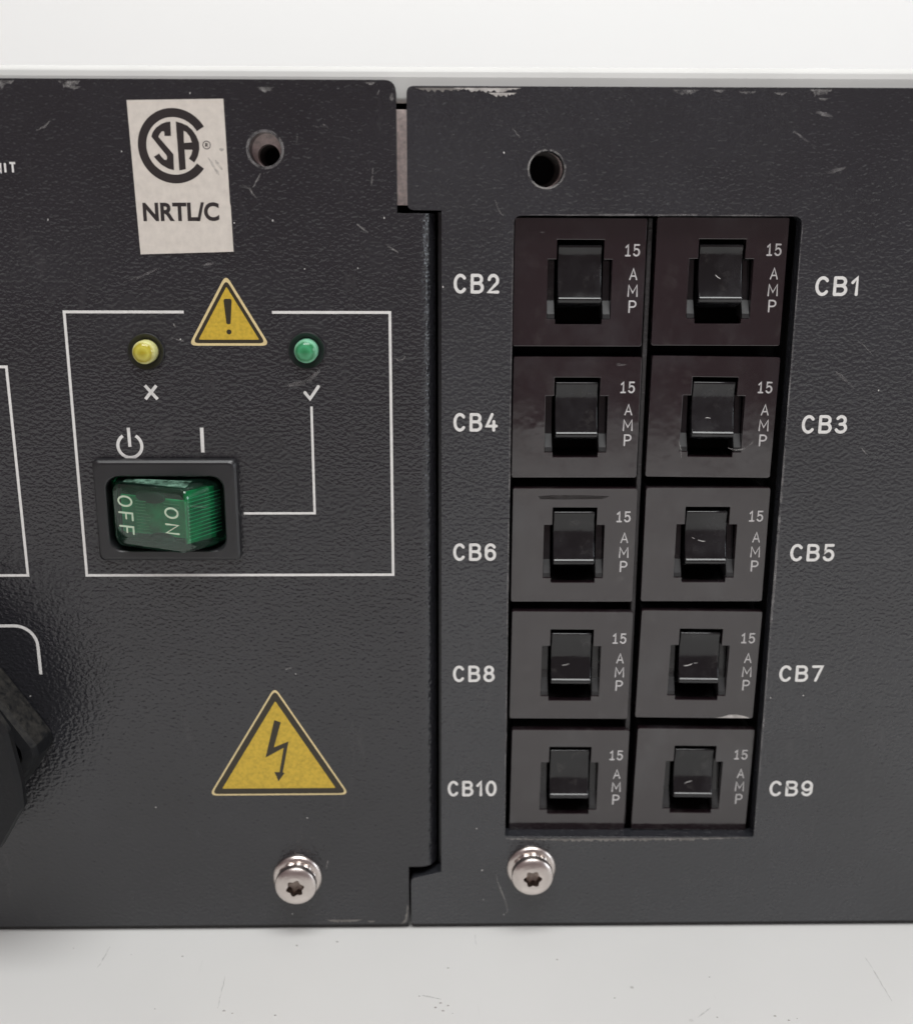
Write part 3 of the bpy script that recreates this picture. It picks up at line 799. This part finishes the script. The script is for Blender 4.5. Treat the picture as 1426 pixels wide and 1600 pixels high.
LEFT = [('CB2',106.68),('CB4',86.72),('CB6',66.82),('CB8',47.0),('CB10',27.2)]
RIGHT = [('CB1',106.42,51.15,57.45),('CB3',86.40,50.85,57.6),('CB5',66.62,50.7,57.5),('CB7',46.85,50.55,57.45),('CB9',26.92,50.5,57.5)]
for s, z in LEFT:
    x0, x1 = (-1.3, 6.55) if s == 'CB10' else (-0.5, 6.02)
    text('printed_legend', s, x0, z - 2.72, 2.78, 0.455, YP, M['white_print'], rm, x1=x1)
for s, z, x0, x1 in RIGHT:
    text('printed_legend', s, x0, z - 2.72, 2.78, 0.455, YP, M['white_print'], rm, x1=x1)

make_screw(rm, 12.38, 11.45, 0.05, 'steel screw under the breaker opening')

# --- one circuit breaker, origin at its window's top left corner on the plate face
PW0, PW1, PZ0, PZ1 = -6.15, 12.75, -15.15, 3.05
def make_breaker(ox, oz):
    oy = 2.0
    o3 = (ox, oy, oz)
    def A(p): return (p[0] + ox, p[1])
    outl = [A(p) for p in round_poly([(PW0,PZ0), (PW1,PZ0), (PW1,PZ1), (PW0,PZ1)], 0.35, 3)]
    outl = [(x, z + oz) for x, z in outl]
    win = [(0, 0), (0, -2.75), (-1.25, -2.75), (-1.25, -11.2), (0, -11.2), (0, -11.95), (6.75, -11.95), (6.75, -11.2), (8.0, -11.2), (8.0, -2.75), (6.75, -2.75), (6.75, 0)]
    win = [(x + ox, z + oz) for x, z in win]
    v, f = fill_shape([outl, win], oy, oy + 1.3)
    mb = MB(); mb.add(v, f)
    b = mb.build('circuit_breaker', M['plate'], rm, o3, 0.10)
    mb = MB()                                           # case behind the face plate: four walls round the toggle well
    for x0, x1, z0, z1 in ((PW0+.45, -1.9, PZ0+.5, PZ1-.5), (8.6, PW1-.45, PZ0+.5, PZ1-.5), (-1.9, 8.6, PZ0+.5, -12.3), (-1.9, 8.6, 0.4, PZ1-.5)):
        mb.box(ox+x0, ox+x1, oy+1.32, oy+9.2, oz+z0, oz+z1)
    mb.build('case', M['rough_black'], b, o3)
    mb = MB(); mb.box(ox-1.95, ox+8.65, oy+8.6, oy+9.1, oz-12.4, oz+0.5); mb.build('toggle_well', M['cavity'], b, o3)
    # side pockets: concave floor with a ramp at the foot
    for x0, x1 in ((-1.22, -0.12), (6.87, 7.97)):
        pr = [(1.9, -2.6), (1.62, -5.0), (1.38, -7.2), (1.22, -8.3), (1.18, -8.6), (4.0, -8.6), (4.0, -2.6)]
        mb = MB(); mb.loft([[(ox+x, oy+y, oz+z) for y, z in pr] for x in (x0, x1)])
        mb.build('side_pocket', M['toggle'], b, o3, 0.06)
        pr = [(1.16, -8.62), (1.0, -8.9), (0.12, -10.5), (0.04, -11.15), (4.0, -11.15), (4.0, -8.62)]
        mb = MB(); mb.loft([[(ox+x, oy+y, oz+z) for y, z in pr] for x in (x0, x1)])
        mb.build('pocket_ramp', M['ramp'], b, o3, 0.05)
    # concave toggle paddle with a lip at its lower edge
    R = 10.6; zc = -0.95 - R*math.sin(math.radians(12)); pr = []
    for i in range(15):
        a = math.radians(-12 + 39*i/14)
        pr.append((-0.35 + R*math.cos(a) - R*math.cos(math.radians(27)) - 0.35, zc - R*math.sin(a)))
    ye, ze = pr[-1]
    pr = [(4.2, -0.62), (1.1, -0.62), (pr[0][0]+.12, -0.72)] + pr + [(ye-.14, ze-.10), (ye-.24, ze-.26), (ye-.26, ze-.46), (ye-.18, ze-.68), (ye+.02, ze-.90), (ye+.36, ze-1.08), (ye+.9, ze-1.25), (ye+2.2, ze-1.7), (ye+4.5, ze-2.2), (7.5, ze-2.2), (7.5, -1.2)]
    mb = MB(); mb.loft([[(ox+x, oy+y, oz+z) for y, z in pr] for x in (0.22, 6.50)])
    t = mb.build('toggle', M['toggle'], b, o3, 0.20, 3)
    for p in t.data.polygons: p.use_smooth = len(p.vertices) == 4
    t.data.set_sharp_from_angle(angle=math.radians(25))
    mb = MB(); yy = oy - 0.02
    text_strokes(mb, 's5', ox+9.75, oz-2.30, 1.74, 0.24, yy, x1=ox+11.92, gap=0.2)
    text_strokes(mb, 'A', ox+10.50, oz-5.62, 1.72, 0.20, yy, x1=ox+11.68)
    text_strokes(mb, 'M', ox+10.36, oz-8.00, 1.78, 0.20, yy, x1=ox+11.84)
    text_strokes(mb, 'P', ox+10.58, oz-10.30, 1.82, 0.23, yy, x1=ox+11.74)
    mb.build('rating_print', M['grey_print'], b, o3)
    return b
TOPZ = [111.42, 91.68, 71.88, 52.20, 32.08]
LX = [14.30, 14.45, 14.65, 14.80, 15.10]
RX = [34.60, 34.80, 34.85, 35.02, 35.30]
first = make_breaker(LX[0], TOPZ[0])
tilt = {(1, 1): 0.7, (1, 3): 0.9, (1, 4): 1.1, (0, 3): 0.5, (0, 4): 0.6}
order = [(c_, r_) for r_ in range(5) for c_ in (0, 1)]
made = {}
for c_, r_ in order:
    x = (LX, RX)[c_][r_]; z = TOPZ[r_] + (0.12 if c_ else 0)
    if (c_, r_) == (0, 0): b = first
    else:
        b = first.copy(); scene.collection.objects.link(b)
        for ch_ in list(first.children):
            k = ch_.copy(); scene.collection.objects.link(k); k.parent = b
    b.location = ((x-38)*MM, (2.0-6 + random.uniform(-.1, .15))*MM, z*MM)
    b.rotation_euler = (math.radians(random.uniform(-.35, .35)), math.radians(tilt.get((c_, r_), 0.15)), math.radians(random.uniform(-.3, .3)))
    b['label'] = 'fifteen amp breaker beside the mark CB%d' % (2*r_ + (1 if c_ else 2))
    ORG[b.name] = (x, 2.0, z)
    made[(c_, r_)] = b
# chipped corner, scratches and dirt of single breakers
def on_breaker(key, name, pts, y, mat, w=None):
    b = made[key]; ox, oy, oz = ORG[b.name]
    mb = MB()
    if w is None: mb.add([(ox+x, oy+y, oz+z) for x, z in pts], [list(range(len(pts)))])
    else:
        n = len(pts); ribbon(mb, [(ox+x, oz+z) for x, z in pts], w, oy+y, 'none', [w*(.3+.9*math.sin(math.pi*(i+.5)/n)) for i in range(n)])
    return mb.build(name, mat, b, ORG[b.name])
on_breaker((1, 3), 'chip', [(6.6,-15.05),(7.8,-14.9),(8.8,-14.55),(10.0,-14.45),(11.2,-14.7),(12.3,-15.05)], -0.02, M['scuff'])
def toggle_y(z):
    a = math.asin(max(-1, min(1, (-0.95 - 10.6*math.sin(math.radians(12)) - z)/10.6)))
    return -0.7 + 10.6*(math.cos(a) - math.cos(math.radians(27))) - 0.02
def on_toggle(key, pts, w):
    b = made[key]; ox, oy, oz = ORG[b.name]; n = len(pts); mb = MB()
    ribbon(mb, [(ox+x, oz+z) for x, z in pts], w, 0.0, 'none', [w*(.25+.9*math.sin(math.pi*(i+.5)/n)) for i in range(n)])
    mb.v = [(x, oy + toggle_y(z - oz), z) for x, y, z in mb.v]
    mb.build('toggle_scratch', M['speck'], b, ORG[b.name])
on_toggle((1, 0), [(2.7,-5.0),(3.0,-5.3),(3.4,-5.55)], 0.083)
on_toggle((1, 1), [(2.3,-6.1),(2.7,-6.05),(3.1,-6.15)], 0.060)
on_toggle((1, 2), [(1.3,-4.9),(1.7,-5.1)], 0.045); on_toggle((1, 2), [(2.2,-5.3),(2.8,-5.45),(3.3,-5.5)], 0.075)
on_toggle((0, 3), [(2.0,-6.0),(2.6,-5.92),(3.1,-5.8)], 0.053)
on_toggle((1, 3), [(1.0,-6.2),(1.6,-6.15),(2.1,-6.0),(2.4,-5.85)], 0.083); on_toggle((1, 3), [(2.6,-5.8),(3.2,-5.75)], 0.045)
on_toggle((1, 4), [(2.0,-6.6),(2.5,-6.4),(3.2,-6.2)], 0.075)
on_breaker((0, 0), 'scuff_mark', [(-2.9,1.0),(-2.2,1.15),(-1.6,1.05),(-2.2,.9)], -0.02, M['smear_and_glint'])
on_breaker((0, 1), 'scuff_mark', [(8.3,1.9),(9.3,2.15),(10.6,1.9),(9.4,1.7)], -0.02, M['smear_and_glint'])
on_breaker((1, 1), 'scratch', [(6.0,-10.6),(7.2,-10.9),(8.4,-10.75),(9.4,-10.0),(9.8,-9.4)], -0.02, M['scratch'], 0.16)
on_breaker((1, 1), 'scratch', [(-1.5,-9.6),(-1.1,-10.8),(-0.9,-12.2)], -0.02, M['scratch'], 0.16)
on_breaker((0, 2), 'rub_mark', [(-2.3,1.75),(-.5,1.95),(3,1.98),(6,1.92),(8.6,1.8),(7.5,1.35),(4,1.3),(1,1.25),(-1.9,1.3)], -0.02, mat_faint('dark_rub', (0.012, 0.009, 0.009), 0.2, 0.9))

scratch_set(rm, [[(52.95,26.4),(53.5,25.75),(54.2,25.05)]], M['rough_black'], YP - 0.05, 0.16, 'legend_scratch')
# ------------------------------------------------------------------ wear on the panels, and painted edge highlights of the cutout
SL = [[(-57.49,125.84),(-56.32,126.34),(-55.47,127.09)],[(-29.83,118.87),(-28.8,118.19),(-27.88,116.91)],[(-28.35,118.37),(-27.21,120.24)],[(-19.77,126.64),(-18.99,126.23)],[(-18.37,126.73),(-17.68,126.23)],[(-11.63,121.05),(-11.94,118.67)],[(-14.09,113.5),(-12.49,112.37)],[(-10.09,110.81),(-8.31,109.67)],[(-9.2,94.91),(-8.47,94.44),(-7.64,94.63),(-7.45,95.09)],[(-40.48,99.72),(-40.24,99.08)],[(-40.88,97.72),(-39.17,97.18)],[(-21.91,125.38),(-22.13,124.21)],[(-26.37,46.52),(-25.46,46.84)],[(-20.82,12.99),(-21.07,11.45)],[(-10.59,131.21),(-10.95,130.55)]]
scratch_set(lm, SL, M['scratch'], YP, 0.20)
scratch_set(lm, [[(-41.79,107.49),(-44.67,106.25),(-47.16,105.45)],[(-35.75,107.86),(-33.75,108.21)]], M['smear_and_glint'], YP, 0.28, 'scuff')
scratch_set(lm, [[(-24.57,90.73),(-22.9,91.1),(-22.14,91.3)],[(-23.5,90.7),(-21.5,91.6),(-19.78,92.96)]], M['smear_and_glint'], YP, 0.6, 'scuff')
SR = [[(5.25,116.83),(5.8,115.45),(6.44,114.59)],[(58.02,97.26),(59.01,96.62),(60.15,95.51)],[(60.0,81.5),(61.16,80.33)],[(7.51,126.32),(8.59,125.16)]]
scratch_set(rm, SR, M['scratch'], YP, 0.14)
scratch_set(rm, [[(6.65,11.02),(6.78,9.24),(7.54,7.2),(8.31,5.03),(8.65,3.34),(8.02,2.62)]], M['scratch'], YP, 0.22)
scratch_set(rm, [[(55.15,92.9),(56.47,91.78),(58.2,90.37)],[(46.4,126.04),(49.69,123.95)],[(51.32,120.56),(53.95,121.25)],[(49.3,128.56),(51.55,128.06)]], M['smear_and_glint'], YP, 0.4, 'scuff')
for par, pts in ((lm, [(-31.15,113.63),(-25.78,113.99),(-39.61,97.45),(-46.12,123.13),(-36.3,130.7),(-26.9,3.1),(-10.22,114.38),(-14.03,107.45),(-21.53,107.35),(-24.91,45.77),(-57.0,114.0),(-23.91,20.8)]),
                 (rm, [(-2.0,104.9),(49.5,41.4),(4.34,11.04),(61.72,90.09),(6.41,123.13),(8.0,2.7),(54.64,41.8),(3.4,18.7)])):
    for x, z in pts:
        flat_poly('paint_fleck', flake(x, z, random.uniform(.06,.13), random.uniform(.08,.18)), YP, M['speck'], par)
def chip_strip(par, x0, x1, ztop, depth, mat, name='paint_chip'):
    n = max(6, int((x1-x0)/0.22)); up = []; dn = []
    for i in range(n+1):
        x = x0 + (x1-x0)*i/n; e = min(1, 4*min(i, n-i)/n)
        up.append((x, ztop)); dn.append((x, ztop - depth*e*random.uniform(.25, 1.15) - .02))
    mb = MB(); mb.add([(x, YP, z) for x, z in up] + [(x, YP - .004, z) for x, z in dn], [(i, n+1+i, n+2+i, i+1) for i in range(n)])
    return mb.build(name, mat, par)
chip_strip(rm, -5.8, 1.2, 131.5, 0.55, M['edge_dust_and_glint']); chip_strip(rm, -0.6, 8.6, 131.52, 0.55, M['scuff']); chip_strip(rm, 4.2, 8.0, 130.9, 0.5, M['scuff'])
for x0, x1, zt, d in ((29.3,33.0,131.4,.7), (34.6,36.6,131.4,.45), (38.4,40.8,131.2,.35), (48.2,51.2,131.5,.9), (49.4,51.0,130.4,.5), (43.2,45.0,131.1,.4)):
    chip_strip(rm, x0, x1, zt, d, M['scratch'])
for x0, x1, zt, d in ((-64,-59.9,132.2,1.1), (-54.0,-51.0,132.2,.9), (-52.3,-51.0,131.5,.6), (-12.6,-11.2,132.2,.5), (-27.2,-24.9,131.5,.7)):
    chip_strip(lm, x0, x1, zt, d, M['scratch'])
chip_strip(lm, -21.4, -15.4, 1.95, 0.55, M['edge_dust_and_glint']); chip_strip(lm, -14.6, -13.2, 1.7, 0.3, M['edge_dust_and_glint'])
flat_poly('paint_chip', flake(-8.95, 130.35, .32, .55), YP, M['scratch'], lm)
scratch_set(lm, [[(-9.0,1.05),(-8.25,1.7),(-7.95,3.2),(-7.9,4.6)]], M['edge_dust_and_glint'], YP, 0.35, 'worn_corner')
chip_strip(rm, 8.1, 47.6, 16.75, 0.5, M['edge_dust_and_glint'], 'edge_wear_and_glint'); chip_strip(rm, 8.1, 12.0, 16.9, 0.35, M['scratch'], 'edge_wear_and_glint'); chip_strip(rm, 14.5, 17.5, 16.9, 0.3, M['scratch'], 'edge_wear_and_glint')
scratch_set(rm, [[(7.86,113.5),(7.86,90),(7.88,60),(7.9,40),(7.93,18)], [(9,114.84),(20,114.84),(34,114.84),(47.5,114.84)]], M['smear_and_glint'], YP, 0.22, 'edge_wear_and_glint')  # left and top cutout edge highlights painted as pale strips
scratch_set(rm, [[(48.64,113.5),(48.65,90),(48.66,60),(48.68,40),(48.7,18)]], M['smear_and_glint'], YP, 0.28, 'edge_wear_and_glint')  # painted highlight down the right cutout edge
for par, (cx, cz, r0, r1) in ((rm, (12.39,120.95,2.42,2.68)), (lm, (-26.45,123.45,2.25,2.62))):
    shape('worn_rim', [ring_arc(cx, cz, r0, r1, 0, 359.5, 48)], YP, -0.005, M['smear_and_glint' if par is lm else 'scratch'], par)

# scuffs and grit on the tabletop in front of the unit
table = bpy.data.objects['tabletop']
M['table_scuff'] = mat_faint('table_scuff', (0.38, 0.37, 0.36), 0.02, 0.36, 900.0)
M['grit'] = mat_plain('grit', (0.40, 0.385, 0.37), rough=0.8)
for ln, w in zip([[(-55.97,-4.06),(-56.19,-7.59),(-56.54,-9.15)], [(-36.02,-11.38),(-35.91,-15.09),(-35.79,-18.8)], [(65.51,-8.21),(65.62,-14.08),(65.69,-18.45)], [(3.22,-1.4),(3.23,-4.41)], [(-5.22,-16.32),(-2.31,-17.22)], [(35.58,-21.58),(37.96,-19.53)]], (.22, .2, .2, .16, .3, .25)):
    pts = []
    for a, b in zip(ln[:-1], ln[1:]):
        pts += [(a[0]+(b[0]-a[0])*k/5 + random.uniform(-.08,.08), a[1]+(b[1]-a[1])*k/5) for k in range(5)]
    pts.append(ln[-1]); n = len(pts); mb = MB()
    ribbon(mb, pts, w, 0.0, 'none', [w*(.3 + .8*math.sin(math.pi*(i+.5)/n)*random.uniform(.5,1.2)) for i in range(n)])
    mb.v = [(x, z, 0.02) for x, y, z in mb.v]
    mb.build('surface_scratch', M['table_scuff'], table, (0, 0, 0))
for x, y in [(-25.76,-4.08),(-19.31,-3.16),(-1.28,-9.95),(-5.71,-16.46),(39.4,-12.57),(-45.12,-18.82),(-52.04,-6.05),(-26.97,-20.42),(-43.73,-6.62),(-61.77,-4.32),(50.19,-22.02),(48.84,-22.41),(16.08,-8.11),(-3.27,-19.04),(-2.12,-19.75),(-1.35,-18.64),(-0.7,-20.32),(-2.5,-18.07),(47.04,-21.44),(38.42,-21.61),(-34.73,-19.36),(-33.39,-19.93),(23.89,-17.24)]:
    r_ = random.uniform(.08, .2); lp = flake(x, y, r_*1.4, r_)
    mb = MB(); mb.loft([[(a, b, 0.0) for a, b in lp], [(x + (a-x)*.6, y + (b-y)*.6, r_*.5) for a, b in lp]])
    mb.build('grit_speck', M['grit'], table, (0, 0, 0))
